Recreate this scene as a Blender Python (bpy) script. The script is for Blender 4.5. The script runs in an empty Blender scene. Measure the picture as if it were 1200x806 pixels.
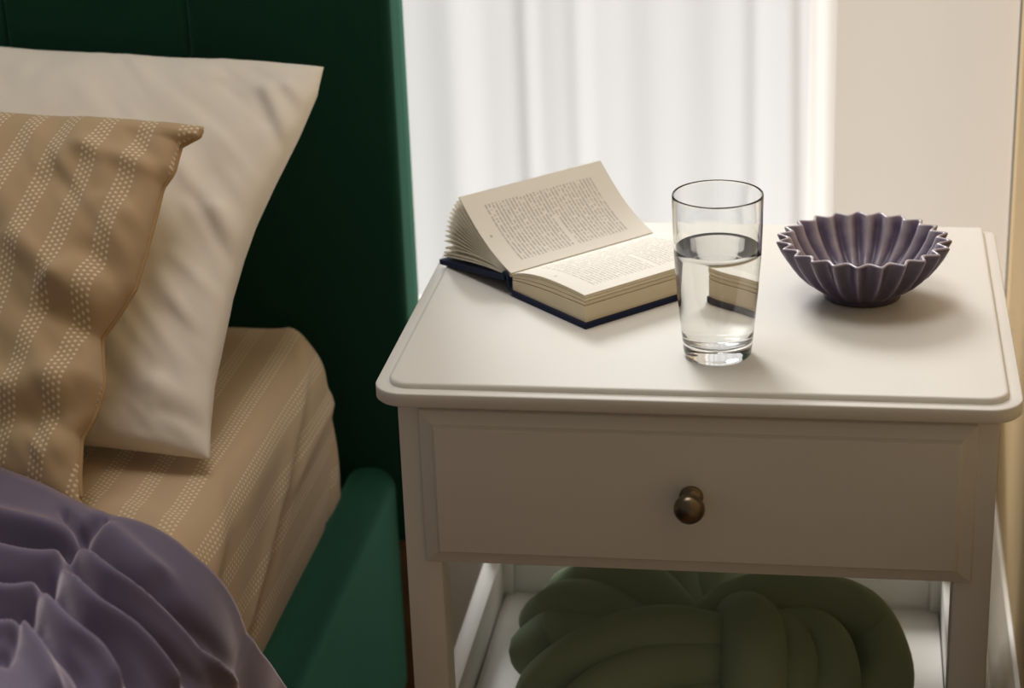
import bpy, math, random
import numpy as np
from mathutils import Matrix, Vector
random.seed(4); np.random.seed(4)
S = bpy.context.scene
COL = S.collection
PI = math.pi

# ------------------------------------------------------------------ camera
FPX, PITCH, YAW, ROLL = 2501.84, 0.3845, 0.1643, -0.0380
CAM = np.array([0.3617, -1.4926, 1.2717])
_cy, _sy, _cp, _sp = math.cos(YAW), math.sin(YAW), math.cos(PITCH), math.sin(PITCH)
FW = np.array([-_sy*_cp, _cy*_cp, -_sp]); _r = np.array([_cy, _sy, 0.0]); _u = np.cross(_r, FW)
RT = math.cos(ROLL)*_r + math.sin(ROLL)*_u; UP = np.cross(RT, FW)
cam = bpy.data.cameras.new('camera'); camo = bpy.data.objects.new('camera', cam); COL.objects.link(camo)
camo.matrix_world = Matrix(((RT[0], UP[0], -FW[0], CAM[0]), (RT[1], UP[1], -FW[1], CAM[1]), (RT[2], UP[2], -FW[2], CAM[2]), (0, 0, 0, 1)))
cam.sensor_width = 36; cam.lens = FPX*36/1200; cam.clip_start = 0.05
cam.dof.use_dof = True; cam.dof.focus_distance = 1.72; cam.dof.aperture_fstop = 5.6
S.camera = camo

def ray(x, y): return FW + RT*(x-600)/FPX - UP*(y-403)/FPX
def at(x, y, ax, v):                      # pixel -> point on the plane  axis = v
    d = ray(x, y); return CAM + d*((v-CAM[ax])/d[ax])
def on_plane(x, y, o, n):                 # pixel -> point on a plane
    d = ray(x, y); return CAM + d*(np.dot(o-CAM, n)/np.dot(d, n))

# ------------------------------------------------------------------ light
W = bpy.data.worlds.new('world'); S.world = W; W.use_nodes = True
bg = W.node_tree.nodes['Background']; bg.inputs['Color'].default_value = (1.0, 0.96, 0.91, 1); bg.inputs['Strength'].default_value = 0.105
def light(name, kind, energy, color, loc, look, **k):
    l = bpy.data.lights.new(name, kind); l.energy = energy; l.color = color
    for a, b in k.items(): setattr(l, a, b)
    o = bpy.data.objects.new(name, l); COL.objects.link(o); o.location = loc
    o.rotation_euler = (Vector(look)-Vector(loc)).to_track_quat('-Z', 'Y').to_euler(); return o
light('sun', 'SUN', 6.3, (1, 0.985, 0.965), (-2.0, 4.0, 3.5), (-2.0+0.36, 4.0-0.78, 3.5-0.62), angle=math.radians(20))
light('overhead_fill', 'AREA', 9.3, (1, 0.975, 0.945), (-0.08, 0.27, 2.35), (-0.08, 0.27, 0), shape='SQUARE', size=0.7)  # added fill from above, no such lamp known; brightens bedding and tabletop
S.view_settings.view_transform = 'Standard'; S.view_settings.look = 'None'
S.view_settings.exposure = 0.0; S.view_settings.gamma = 1.0; S.view_settings.use_curve_mapping = False

# ------------------------------------------------------------------ helpers
def obj(name, verts, faces, mat=None, parent=None, smooth=True, uv=None, vcol=None, auto=None):
    me = bpy.data.meshes.new(name)
    me.from_pydata([tuple(map(float, v)) for v in verts], [], [tuple(int(i) for i in f) for f in faces])
    if uv is not None:
        lay = me.uv_layers.new(name='UVMap'); li = np.zeros(len(me.loops), dtype=np.int32); me.loops.foreach_get('vertex_index', li)
        lay.data.foreach_set('uv', np.asarray(uv, dtype=np.float32)[li].ravel())
    if vcol is not None:
        at_ = me.attributes.new('shade', 'FLOAT', 'POINT'); at_.data.foreach_set('value', np.asarray(vcol, dtype=np.float32))
    if mat: me.materials.append(mat)
    me.polygons.foreach_set('use_smooth', [smooth]*len(me.polygons))
    me.update()
    o = bpy.data.objects.new(name, me); COL.objects.link(o)
    if parent: o.parent = parent
    if smooth and auto:
        try: me.set_sharp_from_angle(angle=math.radians(auto))
        except Exception: pass
    return o
def tag(o, label=None, cat=None, group=None, kind=None):
    if label: o['label'] = label
    if cat: o['category'] = cat
    if group: o['group'] = group
    if kind: o['kind'] = kind
    return o
def empty(name, loc=(0, 0, 0)):
    o = bpy.data.objects.new(name, None); COL.objects.link(o); o.empty_display_size = .05; return o
class MB:
    def __init__(s): s.v, s.f = [], []
    def add(s, v, f):
        n = len(s.v); s.v += [tuple(p) for p in v]; s.f += [tuple(i+n for i in q) for q in f]; return s
    def box(s, x0, x1, y0, y1, z0, z1, b=0.0):
        v, f = bevel_box(x0, x1, y0, y1, z0, z1, b); return s.add(v, f)
    def build(s, name, mat, parent=None, smooth=True, auto=35): return obj(name, s.v, s.f, mat, parent, smooth, auto=auto)
def bevel_box(x0, x1, y0, y1, z0, z1, b):
    if b <= 0:
        v = [(x, y, z) for z in (z0, z1) for y in (y0, y1) for x in (x0, x1)]
        return v, [(0, 2, 3, 1), (4, 5, 7, 6), (0, 1, 5, 4), (2, 6, 7, 3), (0, 4, 6, 2), (1, 3, 7, 5)]
    import bmesh
    bm = bmesh.new(); v, f = bevel_box(x0, x1, y0, y1, z0, z1, 0)
    vs = [bm.verts.new(p) for p in v]; [bm.faces.new([vs[i] for i in q]) for q in f]
    bmesh.ops.bevel(bm, geom=list(bm.edges), offset=b, segments=2, profile=0.5, affect='EDGES')
    bm.verts.index_update(); vv = [tuple(x.co) for x in bm.verts]; ff = [[x.index for x in q.verts] for q in bm.faces]; bm.free()
    return vv, ff
def grid_faces(nu, nv, off=0, wrap_u=False, flip=False):
    f = []
    for j in range(nv-1):
        for i in range(nu if wrap_u else nu-1):
            a = off+j*nu+i; b = off+j*nu+(i+1) % nu; c = off+(j+1)*nu+(i+1) % nu; d = off+(j+1)*nu+i
            f.append((a, d, c, b) if flip else (a, b, c, d))
    return f
def lathe(prof, seg=64, center=(0, 0, 0), close=False):
    v = []; c = np.array(center)
    for r, z in prof:
        for i in range(seg):
            t = 2*PI*i/seg; v.append(c+np.array([r*math.cos(t), r*math.sin(t), z]))
    return v, grid_faces(seg, len(prof), 0, True)
def vnoise(x, y, seed=0):
    rs = np.random.RandomState(seed); g = rs.rand(64, 64)
    x = np.asarray(x, float); y = np.asarray(y, float)
    xi = np.floor(x).astype(int); yi = np.floor(y).astype(int); fx = x-xi; fy = y-yi
    fx = fx*fx*(3-2*fx); fy = fy*fy*(3-2*fy)
    a = g[xi % 64, yi % 64]; b = g[(xi+1) % 64, yi % 64]; c = g[xi % 64, (yi+1) % 64]; d = g[(xi+1) % 64, (yi+1) % 64]
    return (a*(1-fx)+b*fx)*(1-fy)+(c*(1-fx)+d*fx)*fy - 0.5
def ridge(P, Q, p, q, amp, w, end=0.25):
    """a soft fold along the segment p-q in the plane (P,Q)"""
    p = np.array(p, float); q = np.array(q, float); d = q-p; L = np.hypot(*d); d = d/L
    s = ((P-p[0])*d[0]+(Q-p[1])*d[1])/L; n = -(P-p[0])*d[1]+(Q-p[1])*d[0]
    e = np.clip(np.minimum((s+end)/end, (1+end-s)/end), 0, 1); e = e*e*(3-2*e)
    return amp*e*np.exp(-(n/w)**2)
def rrect(x0, x1, y0, y1, Rf, Rb, seg=10):
    pts = []
    for cx, cy, a0, R in ((x0+Rf, y0+Rf, PI, Rf), (x1-Rf, y0+Rf, 1.5*PI, Rf), (x1-Rb, y1-Rb, 0, Rb), (x0+Rb, y1-Rb, .5*PI, Rb)):
        for k in range(seg+1):
            a = a0+.5*PI*k/seg; pts.append((cx+R*math.cos(a), cy+R*math.sin(a)))
    return pts
def slab(mb, x0, x1, y0, y1, Rf, Rb, levels, seg=10):
    """stack of rounded rectangles; levels = (inset, back_inset, z)"""
    v = []; n = 4*(seg+1)
    for ins, bi, z in levels:
        v += [(x, y, z) for x, y in rrect(x0+ins, x1-ins, y0+ins, y1-bi, max(Rf-ins, .001), max(Rb-bi, .0005), seg)]
    f = grid_faces(n, len(levels), 0, True)
    f.append(tuple(range(n-1, -1, -1))); f.append(tuple(range((len(levels)-1)*n, len(levels)*n)))
    return mb.add(v, f)
def smooth_path(pts, n):
    pts = np.array(pts, float); k = len(pts); out = []
    P = np.vstack([2*pts[0]-pts[1], pts, 2*pts[-1]-pts[-2]])
    for i in range(k-1):
        p0, p1, p2, p3 = P[i:i+4]
        for t in np.linspace(0, 1, n, endpoint=False):
            out.append(.5*((2*p1)+(-p0+p2)*t+(2*p0-5*p1+4*p2-p3)*t*t+(-p0+3*p1-3*p2+p3)*t**3))
    out.append(pts[-1]); return np.array(out)
def tube(pts, rad, seg=16, caps=True):
    pts = np.array(pts); n = len(pts); rad = np.broadcast_to(rad, (n,)).astype(float)
    T = np.gradient(pts, axis=0); T /= np.linalg.norm(T, axis=1)[:, None]
    up = np.array([0, 0, 1.0]) if abs(T[0][2]) < .9 else np.array([1.0, 0, 0])
    N = np.cross(T[0], up); N /= np.linalg.norm(N); v = []; rings = []
    def ring(c, N, B, r): return [c+r*(math.cos(2*PI*i/seg)*N+math.sin(2*PI*i/seg)*B) for i in range(seg)]
    for k in range(n):
        N = N-T[k]*np.dot(N, T[k]); N /= np.linalg.norm(N); B = np.cross(T[k], N)
        if k == 0 and caps:
            for a in (.98, .85, .6, .3): rings.append(ring(pts[0]-T[0]*rad[0]*math.sin(a*PI/2)*.9, N, B, rad[0]*math.cos(a*PI/2)))
        rings.append(ring(pts[k], N, B, rad[k]))
        if k == n-1 and caps:
            for a in (.3, .6, .85, .98): rings.append(ring(pts[k]+T[k]*rad[k]*math.sin(a*PI/2)*.9, N, B, rad[k]*math.cos(a*PI/2)))
    for r in rings: v += r
    f = grid_faces(seg, len(rings), 0, True, True)
    f.append(tuple(range(seg))); f.append(tuple(range((len(rings)-1)*seg+seg-1, (len(rings)-1)*seg-1, -1)))
    return v, f

# ------------------------------------------------------------------ materials
def srgb(r, g, b): return tuple((c/255/12.92 if c/255 <= .04045 else ((c/255+.055)/1.055)**2.4) for c in (r, g, b))+(1,)
class NT:
    def __init__(s, name):
        s.m = bpy.data.materials.new(name); s.m.use_nodes = True; s.t = s.m.node_tree; s.n = s.t.nodes
        s.b = s.n['Principled BSDF']; s.out = s.n['Material Output']
    def new(s, kind, **k):
        o = s.n.new(kind)
        for a, b in k.items():
            if a.startswith('_'): o.inputs[int(a[1:])].default_value = b
            else: setattr(o, a, b)
        return o
    def link(s, a, b): s.t.links.new(a, b)
    def math(s, op, a, b=None, c=None):
        m = s.new('ShaderNodeMath', operation=op)
        for i, x in enumerate((a, b, c)):
            if x is None: continue
            if hasattr(x, 'is_output'): s.link(x, m.inputs[i])
            else: m.inputs[i].default_value = x
        return m.outputs[0]
    def mix(s, fac, a, b):
        m = s.new('ShaderNodeMix', data_type='RGBA')
        for sock, x in ((m.inputs[0], fac), (m.inputs[6], a), (m.inputs[7], b)):
            if hasattr(x, 'is_output'): s.link(x, sock)
            else: sock.default_value = x
        return m.outputs[2]
    def noise(s, scale, detail=3, coord=None, rough=.5):
        n = s.new('ShaderNodeTexNoise'); n.inputs['Scale'].default_value = scale; n.inputs['Detail'].default_value = detail; n.inputs['Roughness'].default_value = rough
        if coord is None: coord = s.new('ShaderNodeTexCoord').outputs['Object']
        s.link(coord, n.inputs['Vector']); return n.outputs['Fac']
    def bump(s, h, strength=.2, dist=.001):
        b = s.new('ShaderNodeBump'); b.inputs['Strength'].default_value = strength; b.inputs['Distance'].default_value = dist
        s.link(h, b.inputs['Height']); s.link(b.outputs[0], s.b.inputs['Normal'])
    def set(s, **k):
        for a, b in k.items():
            i = s.b.inputs[a.replace('_', ' ')]
            if hasattr(b, 'is_output'): s.link(b, i)
            else: i.default_value = b
        return s
def vary(n, c, amt=.08, scale=6):
    lo = tuple(x*(1-amt) for x in c[:3])+(1,); hi = tuple(min(1, x*(1+amt)) for x in c[:3])+(1,)
    return n.mix(n.noise(scale), lo, hi)
def paint(name, c, rough=.4, bump=.05):
    n = NT(name); n.set(Base_Color=vary(n, c, .03, 5), Roughness=rough); n.bump(n.noise(220, 2), bump, .0005); return n.m
def fabric(name, c, rough=.9, sheen=0.0, weave=1400, bump=.25, sheen_tint=None, var=.06):
    n = NT(name); n.set(Base_Color=vary(n, c, var, 9), Roughness=rough, Sheen_Weight=sheen, Sheen_Roughness=.4)
    if sheen_tint: n.b.inputs['Sheen Tint'].default_value = sheen_tint
    n.b.inputs['Specular IOR Level'].default_value = .15
    n.bump(n.noise(weave, 2), bump, .0006); return n.m
def dotted(name, base, dot, pitch, ndots, cell, stretch=1.0):
    """printed rows of small dots grouped into stripes; UV in metres"""
    n = NT(name); uv = n.new('ShaderNodeUVMap').outputs[0]; sp = n.new('ShaderNodeSeparateXYZ'); n.link(uv, sp.inputs[0])
    U, V = sp.outputs[0], sp.outputs[1]
    us = n.math('FRACT', n.math('DIVIDE', U, pitch)); ux = n.math('MULTIPLY', us, pitch)      # metres inside one repeat
    inside = n.math('LESS_THAN', ux, ndots*cell)
    ci = n.math('DIVIDE', ux, cell); col = n.math('FLOOR', ci)
    par = n.math('MULTIPLY', n.math('MODULO', col, 2.0), .5)
    vi = n.math('ADD', n.math('DIVIDE', V, cell*1.35*stretch), par)
    fx = n.math('SUBTRACT', n.math('FRACT', ci), .5); fy = n.math('MULTIPLY', n.math('SUBTRACT', n.math('FRACT', vi), .5), 1.25)
    d = n.math('SQRT', n.math('ADD', n.math('MULTIPLY', fx, fx), n.math('MULTIPLY', fy, fy)))
    m = n.math('MULTIPLY', n.math('SUBTRACT', 1.0, n.math('SMOOTH_MIN', 1.0, n.math('MULTIPLY', n.math('MAXIMUM', n.math('SUBTRACT', d, .22), 0.0), 6.0), .1)), inside)
    m = n.math('MULTIPLY', m, .75)
    n.set(Base_Color=n.mix(m, vary(n, base, .05, 8), dot), Roughness=.9, Sheen_Weight=.15)
    n.b.inputs['Specular IOR Level'].default_value = .15
    n.bump(n.noise(1300, 2), .2, .0005); return n.m

M_white = paint('white_lacquer', srgb(238, 235, 229), .45)
M_plinth = paint('white_gloss_paint', srgb(232, 226, 214), .4)
M_wall = paint('tan_wall_paint', srgb(204, 178, 134), .8, .2)
M_wallb = paint('warm_white_wall_paint', srgb(225, 215, 198), .8, .2)
def wood():
    n = NT('brown_wood'); tc = n.new('ShaderNodeTexCoord').outputs['Object']; mp = n.new('ShaderNodeMapping'); n.link(tc, mp.inputs[0]); mp.inputs['Scale'].default_value = (1, 14, 14)
    n.set(Base_Color=n.mix(n.noise(3, 5, mp.outputs[0]), srgb(120, 86, 56), srgb(164, 124, 86)), Roughness=.5); return n.m
M_wood = wood()
M_green = fabric('dark_green_velvet', srgb(20, 60, 46), .85, .75, 900, .4, srgb(120, 200, 170), .10)
M_cream = fabric('cream_cotton', srgb(238, 229, 216), .9, .15, 1200, .25)
M_sham = dotted('tan_dotted_cotton', srgb(188, 162, 128), srgb(238, 224, 198), .0322, 4, .0036)
M_sheet = dotted('tan_dotted_sheet', srgb(200, 173, 140), srgb(240, 224, 194), .0380, 4, .0040, 1.1)
M_stitch = fabric('tan_hem', srgb(176, 146, 106), .9)
M_purple = fabric('mauve_cotton', srgb(98, 89, 112), .8, 1.0, 1300, .2, srgb(245, 228, 232), .10)
M_cush = fabric('sage_green_jersey', srgb(152, 168, 142), .9, .25, 1500, .2, srgb(150, 170, 140))
def curtain_mat(name, c, transp):
    n = NT(name); t = n.new('ShaderNodeBsdfTranslucent'); d = n.new('ShaderNodeBsdfDiffuse'); tr = n.new('ShaderNodeBsdfTransparent')
    t.inputs[0].default_value = c; d.inputs[0].default_value = c
    m1 = n.new('ShaderNodeMixShader'); m1.inputs[0].default_value = .35; n.link(t.outputs[0], m1.inputs[1]); n.link(d.outputs[0], m1.inputs[2])
    m2 = n.new('ShaderNodeMixShader'); m2.inputs[0].default_value = transp; n.link(m1.outputs[0], m2.inputs[1]); n.link(tr.outputs[0], m2.inputs[2])
    n.link(m2.outputs[0], n.out.inputs[0]); return n.m
M_sheer = curtain_mat('white_sheer', srgb(249, 249, 249), .33)
M_beige = curtain_mat('beige_translucent_wall', srgb(224, 213, 199), .33)
def metal():
    n = NT('antique_bronze'); n.set(Base_Color=n.mix(n.noise(60, 3), srgb(112, 97, 80), srgb(146, 130, 110)), Metallic=1.0, Roughness=.32); return n.m
M_bronze = metal()
def glassm(name, ior, c=(1, 1, 1, 1)):
    n = NT(name); n.set(Base_Color=c, Roughness=0.0, IOR=ior, Transmission_Weight=1.0); return n.m
M_glass = glassm('clear_glass', 1.5, (.985, .995, .99, 1)); M_water = glassm('water', 1.333)
def ceramic():
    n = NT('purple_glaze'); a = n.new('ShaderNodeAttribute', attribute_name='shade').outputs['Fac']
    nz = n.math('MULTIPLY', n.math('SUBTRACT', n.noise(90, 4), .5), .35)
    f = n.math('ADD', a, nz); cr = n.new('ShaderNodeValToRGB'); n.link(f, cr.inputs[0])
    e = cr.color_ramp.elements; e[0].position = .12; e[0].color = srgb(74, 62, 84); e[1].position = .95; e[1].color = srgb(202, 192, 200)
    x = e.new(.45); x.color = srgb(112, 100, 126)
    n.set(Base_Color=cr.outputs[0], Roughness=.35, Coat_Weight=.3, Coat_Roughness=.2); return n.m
M_glaze = ceramic()
M_navy = fabric('navy_bookcloth', srgb(32, 42, 72), .7, .1, 900, .3)
M_paper = paint('cream_paper', srgb(244, 237, 220), .9, .0)
M_edge = paint('cream_page_edge', srgb(236, 222, 192), .9, .0)
def page(name, gap0, gap1, ink):
    """printed page: UV.x runs along the line of print, UV.y down the rows"""
    n = NT(name); uv = n.new('ShaderNodeUVMap').outputs[0]; sp = n.new('ShaderNodeSeparateXYZ'); n.link(uv, sp.inputs[0]); U, V = sp.outputs[0], sp.outputs[1]
    rows = 42.0; rv = n.math('MULTIPLY', V, rows); row = n.math('FLOOR', rv); fr = n.math('FRACT', rv)
    x = n.math('MULTIPLY', n.math('GREATER_THAN', fr, .28), n.math('LESS_THAN', fr, .74))
    wn = n.new('ShaderNodeTexWhiteNoise', noise_dimensions='1D'); n.link(row, wn.inputs['W'])
    cx = n.new('ShaderNodeCombineXYZ'); n.link(n.math('ADD', n.math('MULTIPLY', U, 60.0), n.math('MULTIPLY', wn.outputs[0], 50.0)), cx.inputs[0]); n.link(n.math('MULTIPLY', row, 3.7), cx.inputs[1])
    nz = n.new('ShaderNodeTexNoise'); nz.inputs['Scale'].default_value = 1.0; nz.inputs['Detail'].default_value = 1.0; n.link(cx.outputs[0], nz.inputs['Vector'])
    words = n.math('GREATER_THAN', nz.outputs['Fac'], .42)
    inb = n.math('MULTIPLY', n.math('MULTIPLY', n.math('GREATER_THAN', U, .15), n.math('LESS_THAN', U, .87)), n.math('MULTIPLY', n.math('GREATER_THAN', V, .115), n.math('LESS_THAN', V, .885)))
    short = n.math('MULTIPLY', n.math('MULTIPLY', n.math('GREATER_THAN', row, gap0-.5), n.math('LESS_THAN', row, gap0+.5)), n.math('GREATER_THAN', U, gap1))
    num = n.math('MULTIPLY', n.math('MULTIPLY', n.math('GREATER_THAN', U, .485), n.math('LESS_THAN', U, .515)), n.math('MULTIPLY', n.math('GREATER_THAN', V, .935), n.math('LESS_THAN', V, .95)))
    k = n.math('MULTIPLY', n.math('MULTIPLY', x, words), n.math('MULTIPLY', inb, n.math('SUBTRACT', 1.0, short)))
    k = n.math('MULTIPLY', n.math('MAXIMUM', k, num), ink)
    n.set(Base_Color=n.mix(k, srgb(250, 246, 236), srgb(96, 90, 86)), Roughness=.9); return n.m
M_pageL = page('printed_page_left', 20, .45, .45); M_pageR = page('printed_page_right', 18, .5, .35)

# ------------------------------------------------------------------ room
YW, XW = 0.62, 0.531
floor = MB().box(-2.2, XW+.1, -1.9, YW+.1, -.05, 0).build('floor', M_wood, smooth=False); tag(floor, 'brown wooden floor', kind='structure')
wb = MB()
wb.box(-2.2, XW+.1, YW, YW+.12, 0, .40); wb.box(-2.2, XW+.1, YW, YW+.12, 2.1, 2.5); wb.box(-2.2, -.95, YW, YW+.12, .40, 2.1)
tag(wb.build('wall_back', M_wallb, smooth=False), 'pale wall around the curtained window', kind='structure')
tag(MB().box(XW, XW+.1, -1.9, YW, 0, 2.5).build('wall_right', M_wall, smooth=False), 'tan painted wall beside the nightstand', kind='structure')
bb = MB(); prof = [(0, 0), (-.016, 0), (-.016, .150), (-.013, .156), (-.013, .166), (-.016, .171), (-.016, .196), (-.012, .206), (-.010, .222), (-.006, .232), (-.004, .243), (0, .245)]
v = [(XW-.0005+x, y, z) for y in (-1.9, YW) for x, z in prof]; k = len(prof)
bb.add(v, [(i, (i+1) % k, k+(i+1) % k, k+i) for i in range(k)]); tag(bb.build('baseboard_right', M_plinth, auto=25), 'tall white moulded baseboard on the tan wall', kind='structure')
win = empty('window_1'); tag(win, 'window behind the sheer curtain', kind='structure')
wf = MB()
for x0, x1, z0, z1 in ((-.95, -.90, .40, 2.1), (.581, .631, .40, 2.1), (-.95, .631, .40, .425), (-.95, .631, 2.05, 2.1), (-.245, -.195, .40, 2.1)):
    wf.box(x0, x1, YW+.04, YW+.09, z0, z1)
wf.build('window_frame', M_plinth, win, smooth=False)
MB().box(-1.0, .515, YW-.012, YW+.06, .385, .40).build('window_sill', M_plinth, win, smooth=False)

# ------------------------------------------------------------------ curtain and translucent wall stand-in
def curtain(name, x0, x1, z0, z1, yf, nx, nz, mat):
    xs = np.linspace(x0, x1, nx); zs = np.linspace(z0, z1, nz); X, Z = np.meshgrid(xs, zs)
    Y, DX = yf(X, Z)
    return obj(name, np.stack([X+DX, Y, Z], -1).reshape(-1, 3), grid_faces(nx, nz), mat)
def sheer(X, Z):
    s = X+.020*vnoise(X*7, Z*.7, 3)
    y = .560+.0028*np.sin(2*PI*s/.135+.6)+.0012*np.sin(2*PI*s/.052+1.9+.8*(Z-.7))+.006*vnoise(X*9, Z*.8, 5)
    for c, w, a in ((.100, .011, -.0055), (.275, .010, -.006), (.318, .008, -.007), (.335, .011, -.008), (-.02, .018, -.006), (.048, .010, -.006), (.165, .022, -.005)):
        cc = c+.016*(.75-Z)*(1 if c > .3 else .3); y = y+a*np.exp(-((X-cc)/w)**2)
    return y, 0*X
tag(curtain('sheer_curtain', -.75, .352, .012, 2.2, sheer, 420, 60, M_sheer), 'white sheer curtain with soft vertical folds behind the open book', 'curtain')
def wall_sheet(X, Z): return .597+.004*np.sin(2*PI*X/.21+.5)+.002*vnoise(X*12, Z*1.0, 9), 0*X
tag(curtain('backlit_wall_sheet', .325, .527, .012, 2.2, wall_sheet, 60, 30, M_beige), 'plain beige wall area behind the fluted bowl, built as a backlit sheet', 'curtain')  # stands in for the beige wall, translucent so window light brightens it

# ------------------------------------------------------------------ nightstand
TZ = .62; LX = .0167; LEG = .0295
ns = empty('nightstand'); tag(ns, 'white wooden nightstand with one drawer and an open lower shelf', 'nightstand')
top = MB()
slab(top, 0, .5, 0, .406, .026, .004, [(.0012, .0012, .6036), (0, 0, .6048), (0, 0, .6143), (.0004, 0, .6150), (.0012, 0, .6154), (.013, .001, .6154)])
tb = top.build('tabletop', M_white, ns, auto=50)
rp = MB(); slab(rp, .0105, .4895, .0105, .406, .018, .003, [(0, 0, .6150), (0, 0, .6178), (.0006, 0, .6190), (.0018, .0004, .6198), (.0035, .001, .62)])
rp.build('raised_panel', M_white, tb, auto=50)
for x in (LX, .5-LX-LEG):
    MB().box(x, x+LEG, .022, .022+.030, 0, .6036, .0012).build('leg', M_white, ns)
    MB().box(x, x+LEG, .364, .394, 0, .6036, .0012).build('leg', M_white, ns)
for x0 in (.020, .464):
    MB().box(x0, x0+.016, .052, .364, .459, .6036, .0006).build('side_panel', M_white, ns)
    MB().box(x0, x0+.016, .052, .364, .215, .284, .001).build('side_rail', M_white, ns)
MB().box(LX+LEG, .5-LX-LEG, .370, .382, .375, .6036).build('back_panel', M_white, ns, smooth=False)  # unseen lower part carried down below the drawer to cut light on the shelf
MB().box(LX+LEG, .5-LX-LEG, .3697, .384, .215, .284, .001).build('back_rail', M_white, ns)
MB().box(.0375, .4625, .030, .3695, .222, .24, .0008).build('shelf', M_white, ns)
MB().box(.037, .463, .03, .3695, .463, .470).build('drawer_base', M_white, ns, smooth=False)
df = MB(); x0, x1, z0, z1 = .0335, .4680, .4590, .5945; v = []
lev = [(0, .0218), (.0004, .0190), (.0012, .0180), (.0112, .0150), (.0132, .0112), (.0142, .0104), (.0155, .0102)]
for ins, y in lev: v += [(x0+ins, y, z0+ins), (x1-ins, y, z0+ins), (x1-ins, y, z1-ins), (x0+ins, y, z1-ins)]
f = grid_faces(4, len(lev), 0, True); n = 4*(len(lev)-1); f += [(n, n+1, n+2, n+3), (3, 2, 1, 0)]
dr = df.add(v, f).build('drawer', M_white, ns, auto=18)
MB().box(.047, .453, .0221, .0225, .4600, .60).build('drawer_back', M_white, dr, smooth=False)
kp = [(.0004, .0315), (.0035, .0312), (.0075, .0300), (.0105, .0275), (.0121, .0238), (.0122, .0215), (.0112, .0185), (.0088, .0160), (.0066, .0142), (.0060, .0120), (.0064, .0098), (.0080, .0085), (.0090, .0070), (.0086, .0055), (.0074, .0045), (.0074, .0038), (.0092, .0028), (.0095, .0004), (.0004, .0)]
v, f = lathe(kp, 40); v = [(.25+p[0], .0104-p[2], .5300+p[1]) for p in v]
obj('knob', v, f, M_bronze, dr, auto=40)

# ------------------------------------------------------------------ bed
HY, HX = .42, -.0595
bed = empty('bed'); tag(bed, 'dark green velvet upholstered bed frame with channelled headboard', 'bed')
hb = MB().box(-1.70, HX-.004, HY+.030, .510, .262, 1.10, .008).build('headboard', M_green, bed)
edges = [HX, -.2567]+[-.2567-.1796*k for k in range(1, 9)]
# profile order: inset grows towards the front
def channel(x0, x1, r):
    y0, y1 = HY, HY+.034; lv = [(0, y1), (0, y0+r)]+[(r*(1-math.cos(a)), y0+r*(1-math.sin(a))) for a in np.linspace(.2, PI/2, 6)]
    v = []
    for ins, y in lv: v += [(x, y, z) for x, z in rrect(x0+ins, x1-ins, .262+ins, 1.105-ins, .006, .006, 3)]
    m = 16; f = grid_faces(m, len(lv), 0, True); f.append(tuple(range((len(lv)-1)*m, len(lv)*m))); return v, f
for a, b in zip(edges[1:], edges[:-1]):
    v, f = channel(a+.0006, b-.0006 if b != HX else b, .007 if b != HX else .010); obj('panel', v, f, M_green, hb, auto=60)
def rail(x0, x1, y0, y1, z0, z1, r):
    pr = [(x0, z0), (x0, z1-r)]+[(x0+r-r*math.cos(a), z1-r+r*math.sin(a)) for a in np.linspace(.2, PI/2, 5)]+[(x1-r+r*math.sin(a), z1-r+r*math.cos(a)) for a in np.linspace(0, PI/2, 6)]+[(x1, z0)]
    k = len(pr); v = [(x, y, z) for y in (y0, y1) for x, z in pr]; f = [(i, (i+1) % k, k+(i+1) % k, k+i) for i in range(k)]
    f += [tuple(range(k-1, -1, -1)), tuple(range(k, 2*k))]; return v, f
v, f = rail(-.132, -.081, -1.62, HY, .10, .348, .022); obj('side_rail', v, f, M_green, bed, auto=40)
v, f = rail(-1.68, -1.63, -1.62, HY, .10, .348, .022); obj('side_rail', v, f, M_green, bed, auto=40)
MB().box(-1.63, -.133, -1.60, HY-.001, .235, .258).build('slat_base', M_wood, bed, smooth=False)
for x0 in (-1.68, -.108):
    MB().box(x0, x0+.045, .445, .500, 0, .262, .003).build('leg', M_wood, bed)
for x in (-1.60, -.20):
    for y in (-1.5, HY-.06): MB().box(x-.03, x+.03, y, y+.05, 0, .235, .003).build('leg', M_wood, bed)

# mattress with its fitted sheet; a = arc length across the top edge
XE, ZT, RM = -.172, .510, .042
def prof(a, off=0.0):
    a = np.asarray(a, float); q = RM*PI/2
    th = np.clip(a/RM, 0, PI/2)
    x = XE+np.minimum(a, 0)+(RM+off)*np.sin(th); z = ZT-RM+(RM+off)*np.cos(th)-np.maximum(a-q, 0)
    return x, z
na, ny = 150, 170
aa = np.concatenate([np.linspace(-1.42, -.45, 24, endpoint=False), np.linspace(-.45, RM*PI/2+.205, na-24)])
yy = np.concatenate([np.linspace(-1.58, -.30, 24, endpoint=False), np.linspace(-.30, .408, ny-24)])
A, Y = np.meshgrid(aa, yy); RC = .055
e = np.clip(Y-(.408-RC), 0, RC); shrink = RC-np.sqrt(np.maximum(RC*RC-e*e, 0))
q = RM*PI/2
wr = .004*vnoise(A*9, Y*5, 11)*np.clip((A+.05)/.1, 0, 1)+.0015*vnoise(A*30+Y*12, Y*7, 12)
for p1, p2, am, w in (((.02, .36), (.14, .05), .004, .010), ((.06, .30), (.16, .02), -.004, .008), ((.0, .10), (.10, -.10), .004, .012), ((.09, .38), (.10, .20), .004, .008), ((-.02, -.06), (.12, -.16), -.005, .010), ((-.20, .06), (.0, -.02), .003, .012), ((.12, .36), (.2, .30), -.004, .008)):
    wr = wr+ridge(A, Y, p1, p2, am, w)
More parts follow.
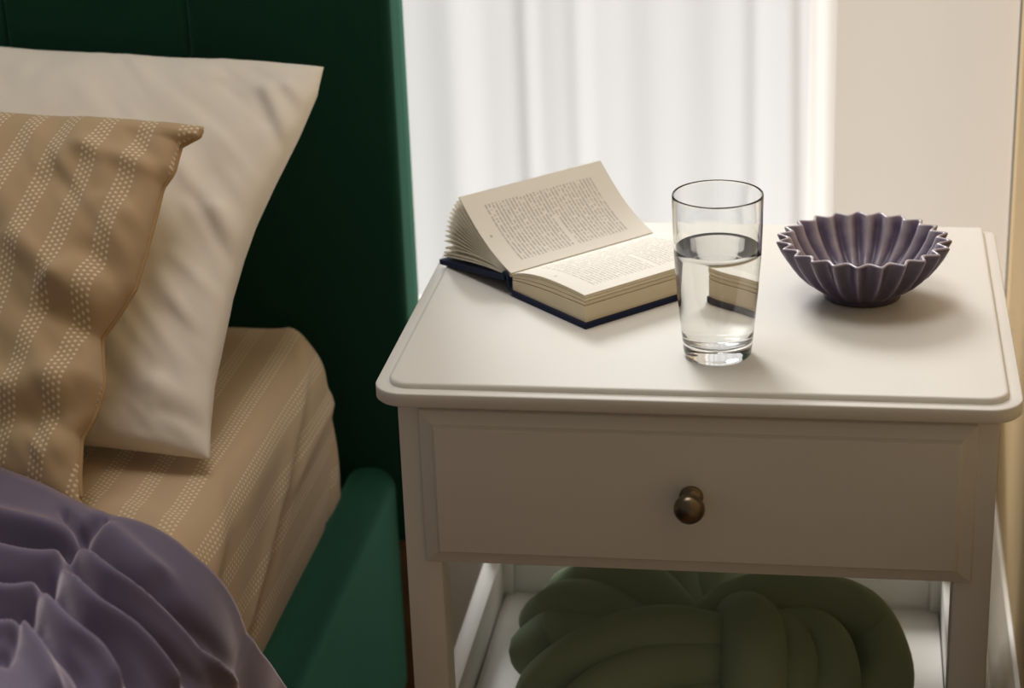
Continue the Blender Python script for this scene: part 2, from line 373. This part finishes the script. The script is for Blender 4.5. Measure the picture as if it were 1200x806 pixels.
RT2 = .022; e2 = np.clip(Y-(.408-RT2), 0, RT2); drop = RT2-np.sqrt(np.maximum(RT2*RT2-e2*e2, 0))
thc = np.clip(A/RM, 0, PI/2); off = wr-np.where(A < 0, drop, drop*np.cos(thc)+shrink*np.sin(thc))
X, Z = prof(A, 0)
th = np.clip(A/RM, 0, PI/2); X = X+off*np.sin(th); Z = Z+off*np.cos(th)
X = X+np.where(A > q, .006*np.sin(np.clip((A-q)/.2, 0, 1)*PI), 0)
verts = np.stack([X, Y, Z], -1).reshape(-1, 3); nA = len(aa); nY = len(yy)
faces = grid_faces(nA, nY); uv = np.stack([A, Y], -1).reshape(-1, 2)
# back, front, left and bottom closing faces
base = len(verts); loop_b = [(nY-1)*nA+i for i in range(nA)]; loop_f = list(range(nA))
low = [verts[i].copy() for i in loop_b]; 
for p in low: p[2] = .2585
low2 = [verts[i].copy() for i in loop_f]
for p in low2: p[2] = .2585
verts = np.vstack([verts, low, low2]); uv = np.vstack([uv, uv[loop_b], uv[loop_f]])
faces += [(loop_b[i], loop_b[i+1], base+i+1, base+i) for i in range(nA-1)]
faces += [(loop_f[i+1], loop_f[i], base+nA+i, base+nA+i+1) for i in range(nA-1)]
mt = obj('mattress', verts, faces, M_sheet, auto=60)
lay = mt.data.uv_layers.new(name='UVMap'); li = np.zeros(len(mt.data.loops), dtype=np.int32); mt.data.loops.foreach_get('vertex_index', li); lay.data.foreach_set('uv', uv[li].astype(np.float32).ravel())
tag(mt, 'mattress in a tan fitted sheet with rows of white dots', 'mattress')

# ------------------------------------------------------------------ pillows
def pillow(name, A0, B0, left, w, edge_px, Tf, Tb, nu, nv, mat, folds, parent=None, p=.42, corner=.02, topdip=.012, seed=1, small=.0022, ubias=1.0):
    A0 = np.array(A0, float); B0 = np.array(B0, float); ev = B0-A0; h = np.linalg.norm(ev); ev /= h
    eu = np.array(left, float); eu -= ev*np.dot(eu, ev); eu /= np.linalg.norm(eu); n = np.cross(ev, eu)
    if n[1] > 0: n = -n
    ev_pts = []
    for px in edge_px:
        P = on_plane(px[0], px[1], A0, n)-A0; ev_pts.append((np.dot(P, ev)/h, np.dot(P, eu)))
    ev_pts.sort(); vs_, us_ = np.array(ev_pts).T
    u = np.linspace(0, 1, nu)**1.25; v = .5-.5*np.cos(np.linspace(0, PI, nv)); U, V = np.meshgrid(u, v)
    E = np.interp(V, vs_, us_)
    Uw = U*w+E*(1-U)**6
    Vh = V*h+(np.abs(2*V-1)**6)*.006*vnoise(U*w*12, V*0, seed+7)
    dip = topdip*(np.clip(1-U*w/.25, 0, 1))
    Vh = Vh+np.where(V > .5, 1, -1)*topdip*(np.abs(2*V-1)**3)*np.sin(PI*np.clip(U*1.0, 0, 1))*.9
    th = (np.clip(4*U*(1-U), 0, 1)**p)*(np.clip(4*V*(1-V), 0, 1)**p)
    if ubias != 1: th = th
    m = np.clip(4*V*(1-V), 0, 1)**.5*np.clip(6*U, 0, 1)
    fd = small*(vnoise(Uw*26+Vh*9, Vh*13, seed)+.6*vnoise(Uw*50-Vh*24, Vh*30+Uw*20, seed+1))
    c1 = Uw*.75+Vh*.66; c2 = -Uw*.66+Vh*.75; c2 = c2+.02*vnoise(c1*9, c2*9, seed+2)
    fd = fd+small*np.clip(1.3-U*w/.30, 0, 1)*(1.1*np.clip(vnoise(c1*9, c2*52, seed+3), -.12, .5)+.5*vnoise(c1*16, c2*110, seed+4))
    for fo in folds:
        (x1, y1), (x2, y2), am, wd = fo
        P1 = on_plane(x1, y1, A0+n*Tf*.6, n)-A0; P2 = on_plane(x2, y2, A0+n*Tf*.6, n)-A0
        fd = fd+ridge(Uw, Vh, (np.dot(P1, eu), np.dot(P1, ev)), (np.dot(P2, eu), np.dot(P2, ev)), am, wd)
    fd = fd*np.clip(th*2.2, 0, 1)
    mid = A0+Uw[..., None]*eu+Vh[..., None]*ev
    F = mid+n*(Tf*th+fd)[..., None]; Bk = mid-n*(Tb*th)[..., None]
    verts = np.vstack([F.reshape(-1, 3), Bk.reshape(-1, 3)]); N = nu*nv
    uvm = np.stack([Uw, Vh], -1).reshape(-1, 2); uvm = np.vstack([uvm, uvm+[0, .5]])
    fl = np.dot(np.cross(F[0, 1]-F[0, 0], F[1, 0]-F[0, 0]), n) < 0
    mi = (nv//2)*nu+nu//2
    c = np.cross(F[nv//2, nu//2+1]-F[nv//2, nu//2], F[nv//2+1, nu//2]-F[nv//2, nu//2]); fl = np.dot(c, n) < 0
    f = grid_faces(nu, nv, 0, False, fl)+grid_faces(nu, nv, N, False, not fl)
    o = obj(name, verts, f, mat, parent, uv=uvm)
    bm_merge(o)
    return o, dict(A=A0, eu=eu, ev=ev, n=n, h=h, edge=(vs_, us_), w=w)
def bm_merge(o):
    import bmesh
    bm = bmesh.new(); bm.from_mesh(o.data); bmesh.ops.remove_doubles(bm, verts=bm.verts, dist=1e-5); bm.to_mesh(o.data); bm.free()

A1 = at(246, 540, 2, .524); B1 = at(379, 80, 1, .368)
pl1, F1 = pillow('pillow', A1, B1, (-1, .10, 0.02), .68,
    [(246, 540), (247, 500), (251, 450), (261, 400), (272, 345), (285, 300), (300, 258), (322, 212), (350, 158), (372, 110), (379, 80)],
    .062, .060, 130, 110, M_cream,
    [((310, 95), (345, 165), .007, .008), ((300, 110), (338, 190), -.005, .006), ((330, 85), (362, 110), .005, .007), ((215, 200), (285, 300), .004, .008), ((232, 235), (280, 320), -.004, .006),
     ((190, 330), (250, 420), .004, .008), ((195, 360), (246, 400), -.003, .006), ((180, 440), (244, 470), .005, .010), ((185, 470), (240, 490), -.004, .007), ((150, 500), (235, 515), .004, .007), ((255, 240), (288, 290), .004, .006), ((205, 300), (262, 345), .003, .006), ((260, 90), (300, 130), -.004, .010)],
    seed=21, topdip=-.006, small=.0042)
tag(pl1, 'plain cream pillow propped against the green headboard', 'pillow')
A2 = at(97, 598, 2, .528); B2 = at(238, 148, 1, .205)
pl2 = empty('dotted_pillow'); tag(pl2, 'tan pillow with stripes of white dots leaning on the plain pillow', 'pillow')
c2, F2 = pillow('pillow_cover', A2, B2, (-1, .12, 0.02), .60,
    [(97, 598), (95, 560), (97, 515), (112, 492), (124, 455), (122, 425), (121, 398), (140, 372), (160, 340), (172, 300), (184, 255), (192, 222), (205, 204), (209, 188), (214, 172), (235, 162), (240, 147)],
    .068, .016, 130, 120, M_sham,
    [((70, 330), (130, 370), .010, .016), ((60, 355), (125, 392), -.010, .012), ((20, 290), (100, 330), .006, .014), ((100, 170), (190, 190), .006, .010), ((150, 150), (205, 215), -.005, .008), ((0, 455), (95, 430), .008, .016), ((0, 490), (110, 462), -.006, .012), ((40, 520), (100, 500), .006, .012), ((120, 230), (180, 260), .005, .010), ((60, 210), (130, 235), -.005, .014), ((0, 220), (60, 330), .004, .016), ((100, 290), (160, 330), -.005, .010)],
    pl2, seed=31, p=.36, small=.005, topdip=-.018)
vs_ = np.linspace(.03, .985, 60); ee = np.interp(vs_, *F2['edge'])
path = np.array([F2['A']+F2['eu']*(e_+.0005)+F2['ev']*(v_*F2['h'])+F2['n']*.002 for v_, e_ in zip(vs_, ee)])
v, f = tube(path, .0022, 8); obj('hem', v, f, M_stitch, pl2)

# ------------------------------------------------------------------ duvet
ea = [-.70, -.40, -.20, -.13, -.03, .03, .06, .09, .15, .20, .32]; ey = [-.02, -.015, -.010, -.018, -.075, -.108, -.104, -.086, -.034, .0, .03]
na, nt = 320, 320
al = np.concatenate([np.linspace(-.70, -.32, 40, endpoint=False), np.linspace(-.32, .30, na-40)]); tt = np.linspace(0, 1, nt)**2.0*1.35
A, T = np.meshgrid(al, tt); EY = np.interp(A, ea, ey)+.012*vnoise(A*11, A*0, 41); Y = EY-T
sm_ = np.clip((A+.03)/.11, 0, 1); sm_ = sm_*sm_*(3-2*sm_); rr = .040-.018*sm_; H = .054*np.sqrt(np.clip(1-(1-np.clip(T/rr, 0, 1))**2, 0, 1))
X, Z = prof(A, 0); th = np.clip(A/RM, 0, PI/2); q = RM*PI/2
side = (.056*sm_+.010*sm_*vnoise(A*7+Y*9, Y*16+3, 47))*np.sqrt(np.clip(1-(1-np.clip(T/rr, 0, 1))**2, 0, 1))
def puff(H): return X+np.maximum(H, side)*np.sin(th), Z+H*np.cos(th)
bx_, bz_ = puff(H); Pb = np.stack([bx_, Y, bz_], -1)-CAM; dz_ = Pb@FW
PX, PY = 600+FPX*(Pb@RT)/dz_, 403-FPX*(Pb@UP)/dz_           # where each point of the smooth duvet shows in the photo
def crease(pts, amp, w):
    pts = smooth_path(np.array(pts, float), 6); k = len(pts); best = np.full(PX.shape, 1e9); fac = np.zeros(PX.shape)
    for i in range(k-1):
        p, d = pts[i], pts[i+1]-pts[i]; L2 = d@d; t = np.clip(((PX-p[0])*d[0]+(PY-p[1])*d[1])/L2, 0, 1)
        r = np.hypot(PX-p[0]-t*d[0], PY-p[1]-t*d[1]); m = r < best; best = np.where(m, r, best); fac = np.where(m, (i+t)/(k-1), fac)
    return amp*np.exp(-(best/w)**2)*np.clip(np.minimum(fac*6+.35, (1-fac)*5+.35), 0, 1)
fold = .010*vnoise(A*9, Y*9, 44)+.003*vnoise(A*34+Y*20, Y*22, 45)
for pts, am, w in (
    ([(96, 628), (140, 666), (185, 698), (225, 735), (255, 775)], -.018, 11),
    ([(92, 640), (130, 680), (180, 706), (225, 745), (275, 815)], .012, 8),
    ([(80, 655), (120, 700), (165, 728), (205, 765), (240, 818)], -.015, 8),
    ([(72, 668), (110, 712), (150, 740), (185, 780), (208, 818)], .011, 8),
    ([(60, 680), (95, 725), (135, 758), (170, 818)], -.013, 8),
    ([(47, 700), (80, 738), (115, 770), (140, 818)], .010, 8),
    ([(35, 715), (65, 755), (95, 790), (108, 822)], -.012, 7),
    ([(25, 735), (48, 770), (70, 818)], .009, 8),
    ([(92, 634), (40, 630), (-30, 618)], -.018, 12), ([(90, 628), (40, 612), (-30, 594)], .006, 8),
    ([(80, 652), (30, 652), (-30, 640)], .008, 9), ([(65, 674), (20, 676), (-30, 668)], -.013, 9), ([(50, 692), (10, 697), (-30, 690)], .009, 8), ([(36, 714), (0, 720), (-30, 716)], -.011, 8), ([(25, 736), (-30, 742)], .008, 8), ([(12, 765), (-30, 768)], -.008, 8),
    ([(97, 622), (60, 676), (28, 722), (8, 775)], -.005, 6),
    ([(96, 622), (128, 608)], -.007, 6), ([(96, 622), (72, 598)], -.007, 6), ([(112, 604), (160, 646), (200, 680)], .004, 9), ([(185, 672), (200, 696)], -.004, 7)):
    fold = fold+crease(pts, am*1.15, w)
outm = np.clip(np.maximum(-PX-10, PY-815)/60, 0, 1)          # the gathers go on over the rest of the duvet
g_ = (A*.6-Y*.8)*14+1.6*vnoise(A*5, Y*5, 51); fold = fold+outm*(.014*np.abs(np.sin(g_*1.7))**.7*(.5+vnoise(A*4, Y*4, 52))+.016*vnoise(A*13+Y*6, Y*9-A*8, 53))
Hh = np.maximum(H+fold*np.clip(T/.04, .05, 1)*(1-.75*np.clip((A-.07)/.05, 0, 1)), .002)
X, Z = puff(Hh)
dv = obj('duvet', np.stack([X, Y, Z], -1).reshape(-1, 3), grid_faces(na, nt, 0, False, True), M_purple)
sd = dv.modifiers.new('thickness', 'SOLIDIFY'); sd.thickness = .004; sd.offset = -1
tag(dv, 'crumpled mauve purple duvet spread over the foot of the dotted pillow', 'duvet')

# ------------------------------------------------------------------ open book
bk = empty('book'); tag(bk, 'open hardcover book with navy boards and cream printed pages', 'book')
O = np.array([.0804, .2050, TZ]); EA = np.array([-.70711, .70711, 0]); ES = np.array([.70711, .70711, 0]); EZ = np.array([0, 0, 1.0])
def bp(a, s, h): return O+EA*a+ES*s+EZ*h
def ribbon(path, s0, s1, thick, ns=2):
    """sheet: a polyline (a,h) swept along the spine, given thickness below"""
    path = np.array(path, float); T = np.gradient(path, axis=0); T /= np.linalg.norm(T, axis=1)[:, None]; N = np.stack([-T[:, 1], T[:, 0]], 1)
    lo = path-N*thick; k = len(path); v = []
    for s in (s0, s1):
        v += [bp(a, s, h) for a, h in path]+[bp(a, s, h) for a, h in lo]
    f = [(i, i+1, 2*k+i+1, 2*k+i) for i in range(k-1)]+[(k+i+1, k+i, 3*k+i, 3*k+i+1) for i in range(k-1)]
    f += [(0, 2*k, 3*k, k), (k-1, 2*k-1, 4*k-1, 3*k-1)]
    f += [(i+1, i, k+i, k+i+1) for i in range(k-1)]+[(2*k+i, 2*k+i+1, 3*k+i+1, 3*k+i) for i in range(k-1)]
    return v, f
LS = .163
# right half lies on the table
v, f = ribbon([(-.1045, .0050), (-.003, .0050)], 0, LS, .0048); cov = MB().add(v, f)
o = cov.build('cover_board', M_navy, bk, smooth=False)
# left board slopes from the raised spine to the table
v, f = ribbon([(.0085, .0165), (.0600, .0102), (.1075, .0048)], 0, LS, .0046); MB().add([p for p in v], [q_[::-1] for q_ in f]).build('cover_board', M_navy, bk, smooth=False)
sp = smooth_path([(.0095, .0170), (.0075, .0185), (.0052, .0165), (.0040, .0095), (.0010, .0042), (-.0030, .0032)], 5)
v, f = ribbon(sp, 0, LS, .0022); MB().add(v, f).build('spine', M_navy, bk)
# page blocks on the right: three slightly fanned blocks
def block(name, bottom, topl, s0, s1, mat, parent=bk):
    k = len(bottom); v = []
    for s in (s0, s1): v += [bp(a, s, h) for a, h in bottom]+[bp(a, s, h) for a, h in topl]
    f = [(i, i+1, k+i+1, k+i) for i in range(k-1)]+[(2*k+i+1, 2*k+i, 3*k+i, 3*k+i+1) for i in range(k-1)]
    f += [(k+i, k+i+1, 3*k+i+1, 3*k+i) for i in range(k-1)]+[(i+1, i, 2*k+i, 2*k+i+1) for i in range(k-1)]
    f += [(0, k, 3*k, 2*k), (k-1, 2*k, 2*k, k-1)][:1]+[(k-1, 3*k-1, 4*k-1, 2*k-1)]
    return obj(name, v, f, mat, parent, auto=30)
ts = np.linspace(0, 1, 14)
def layer(h_sp, h_mid, h_end, end):
    return [(-.001-(end-.001)*t, h_sp*(1-t)+h_end*t+h_mid*math.sin(PI*min(1, t*1.0))**.8*(1-.55*t)) for t in ts]
b0 = [(-.001-(.1015)*t, .0052) for t in ts]
l1 = layer(.0140, .0022, .0195, .1020); l2 = layer(.0160, .0040, .0228, .1012); l3 = layer(.0180, .0062, .0262, .1024); l4 = layer(.0195, .0072, .0285, .1018)
def lift(l, d): return [(a, h+d) for a, h in l]
P0, P1_ = .0022, LS-.0022
block('page_block', b0, l1, P0, P1_, M_edge); block('page_block', lift(l1, .0007), l2, P0, P1_, M_edge); block('page_block', lift(l2, .0005), l3, P0, P1_, M_edge)
block('page_block', lift(l3, .0004), l4, P0, P1_, M_edge)
# printed right page on top
def page_sheet(path, mat, flip):
    path = np.array(path); k = len(path); v = []; uv = []
    L = np.concatenate([[0], np.cumsum(np.hypot(*np.diff(path, axis=0).T))]); L /= L[-1]
    for j, s in enumerate((P0, P1_)):
        for (a, h), l in zip(path, L): v.append(bp(a, s, h)); uv.append((1-l if flip else l, 1-j))
    return obj('printed_page', v, grid_faces(k, 2, 0, False, not flip), mat, bk, uv=uv)
rp_ = page_sheet(lift(l4, .0004), M_pageR, False)
# leaves on the left: a fan from the spine
def leaf(end, sag, h0, n=12):
    a1, h1 = end; t = np.linspace(0, 1, n); dx, dz = a1-.001, h1-h0; L = math.hypot(dx, dz)
    nx, nz = -dz/L, dx/L; b = sag*np.sin(PI*t)*(1-.35*t)
    return [(.001+dx*k+nx*c, h0+dz*k+nz*c) for k, c in zip(t, b)]
ends = [(.0752, .0706), (.0792, .0662), (.0832, .0622), (.0862, .0576), (.0896, .0534), (.0918, .0486), (.0946, .0442), (.0962, .0392), (.0984, .0344), (.0994, .0292), (.1008, .0240)]
for i, e_ in enumerate(ends):
    pth = leaf(e_, -.0065+.0009*i, .0200-.0001*i); v, f = ribbon(pth, P0, P1_, .0007)
    obj('leaf', v, [q_[::-1] for q_ in f], M_paper, bk, auto=40)
for e_, sg in (((.1000, .0178), .006), ((.1030, .0128), .004), ((.1030, .0098), .003)):
    pth = leaf(e_, sg, .0180); v, f = ribbon(pth, P0, P1_, .0014); obj('leaf', v, [q_[::-1] for q_ in f], M_paper, bk, auto=40)
t0 = np.array(leaf(ends[0], -.0065, .0200)); 
nrm = np.array([-(t0[-1]-t0[0])[1], (t0[-1]-t0[0])[0]]); nrm /= np.linalg.norm(nrm)
if nrm[0] > 0: nrm = -nrm
page_sheet((t0+nrm*.0003), M_pageL, True)

# ------------------------------------------------------------------ glass of water
GX, GY = .2657, .0855
def gp(z): return np.interp(z, [0, .004, .010, .030, .055, .085, .110, .134], [.0262, .0272, .0278, .0298, .0322, .0343, .0352, .0356])
gz = [.0, .0012, .004, .010, .02, .03, .042, .055, .07, .085, .1, .11, .12, .1325]
pr = [(.0003, .0015), (.018, .0012), (.0225, .0004), (.0250, .0)]+[(gp(z), z) for z in gz[1:]]+[(.0354, .1338), (.0348, .1343), (.0341, .1338)]
wt = .0014
inn = [(gp(z)-wt, z) for z in (.1325, .12, .11, .1, .085, .07, .055, .042, .03, .022, .017)]+[(.0255, .0145), (.0235, .0130), (.0180, .0122), (.009, .0120), (.0003, .0120)]
v, f = lathe(pr+inn, 72, (GX, GY, TZ+.0002))
tag(obj('drinking_glass', v, f, M_glass), 'clear tapered drinking glass half filled with water', 'glass')
wz = .0905
wp = [(.0003, .0118), (.009, .0118), (.0180, .0120), (.0236, .0128), (.0257, .0144)]+[(gp(z)-wt+.0002, z) for z in (.017, .022, .03, .042, .055, .07, .085)]+[(gp(wz)-wt+.0002, wz+.0004), (gp(wz)-wt-.0006, wz+.0001), (gp(wz)-wt-.0014, wz), (.016, wz), (.0003, wz)]
v, f = lathe(wp, 72, (GX, GY, TZ+.0002))
tag(obj('water', v, f, M_water), 'still clear water inside the drinking glass', 'water')

# ------------------------------------------------------------------ fluted bowl
NF = 23; SEG = NF*14
bc = np.array([.3795, .2240, TZ])
def wave(t):
    s = np.abs(np.sin(NF*t/2)); return 1-2*s**1.45
op = [(.0300, .0004, 0), (.0325, .0012, 0), (.0330, .0045, .0), (.0340, .0062, .03), (.0390, .0098, .3), (.0465, .0160, .65), (.0535, .0235, .9), (.0597, .0320, 1.0), (.0645, .0400, 1.1), (.0678, .0470, 1.15), (.0688, .0492, 1.15)]
ip = [(.0686, .0504, 1.15), (.0674, .0511, 1.15), (.0656, .0510, 1.15), (.0644, .0500, 1.15), (.0612, .0420, 1.1), (.0556, .0330, 1.0), (.0490, .0250, .9), (.0415, .0185, .75), (.0335, .0140, .5), (.0240, .0112, .2), (.0120, .0102, .05), (.0006, .0100, 0)]
v = []; sh = []; t = np.linspace(0, 2*PI, SEG, endpoint=False); w_ = wave(t)
for k, (r, z, am) in enumerate([(.0006, .0010, 0), (.026, .0010, 0)]+op+ip):
    inner = k >= len(op)+5
    R = r+.0037*am*w_
    for i in range(SEG): v.append(bc+np.array([R[i]*math.cos(t[i]), R[i]*math.sin(t[i]), z]))
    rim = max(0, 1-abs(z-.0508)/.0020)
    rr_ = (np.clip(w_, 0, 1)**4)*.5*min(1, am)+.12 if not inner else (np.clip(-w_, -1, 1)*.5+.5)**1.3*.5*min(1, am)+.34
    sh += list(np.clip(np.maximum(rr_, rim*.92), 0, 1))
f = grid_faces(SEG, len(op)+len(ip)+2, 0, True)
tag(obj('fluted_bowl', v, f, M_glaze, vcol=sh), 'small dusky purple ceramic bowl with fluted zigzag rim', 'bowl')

# ------------------------------------------------------------------ knotted cushion on the shelf
cu = empty('knot_cushion'); tag(cu, 'sage green knotted cushion of thick padded tubes on the lower shelf', 'cushion')
def ctube(pts, r, sub=7):
    P = [at(x, y, 2, z) for x, y, z in pts]
    v, f = tube(smooth_path(P, sub), r, 20); obj('padded_tube', v, f, M_cush, cu)
R0 = .027
ctube([(1000, 860, .268), (1035, 800, .275), (1020, 740, .300), (985, 712, .325), (920, 702, .338), (870, 712, .335), (835, 735, .320)], R0)      # outer right loop
ctube([(955, 860, .285), (972, 800, .300), (960, 755, .312), (925, 740, .318), (880, 745, .312)], R0)
ctube([(905, 860, .290), (925, 800, .312), (915, 755, .322), (885, 742, .318)], R0)
ctube([(880, 880, .290), (884, 820, .318), (884, 770, .340), (880, 735, .345), (868, 728, .325)], R0*1.04)      # upright tube in the middle
ctube([(640, 812, .272), (660, 792, .292), (705, 765, .318), (770, 747, .335), (840, 757, .330), (870, 775, .310)], R0*1.05)   # long front tube
ctube([(650, 870, .275), (710, 815, .302), (780, 785, .318), (850, 785, .318), (890, 800, .300)], R0)
ctube([(740, 880, .275), (800, 840, .290), (860, 825, .295), (890, 840, .28)], R0)
ctube([(628, 765, .272), (660, 745, .285), (710, 755, .300), (760, 765, .300)], R0)    # left lobes
ctube([(640, 730, .275), (670, 712, .300), (715, 722, .312), (775, 760, .305)], R0)
ctube([(670, 700, .275), (710, 685, .310), (750, 690, .328), (800, 740, .310)], R0*1.04)
ctube([(800, 655, .303), (795, 690, .315), (800, 730, .310)], R0)
ctube([(850, 665, .302), (825, 700, .310), (812, 740, .300)], R0*.95)
ctube([(700, 820, .268), (800, 790, .270), (900, 790, .270), (980, 800, .268)], R0)   # hidden core
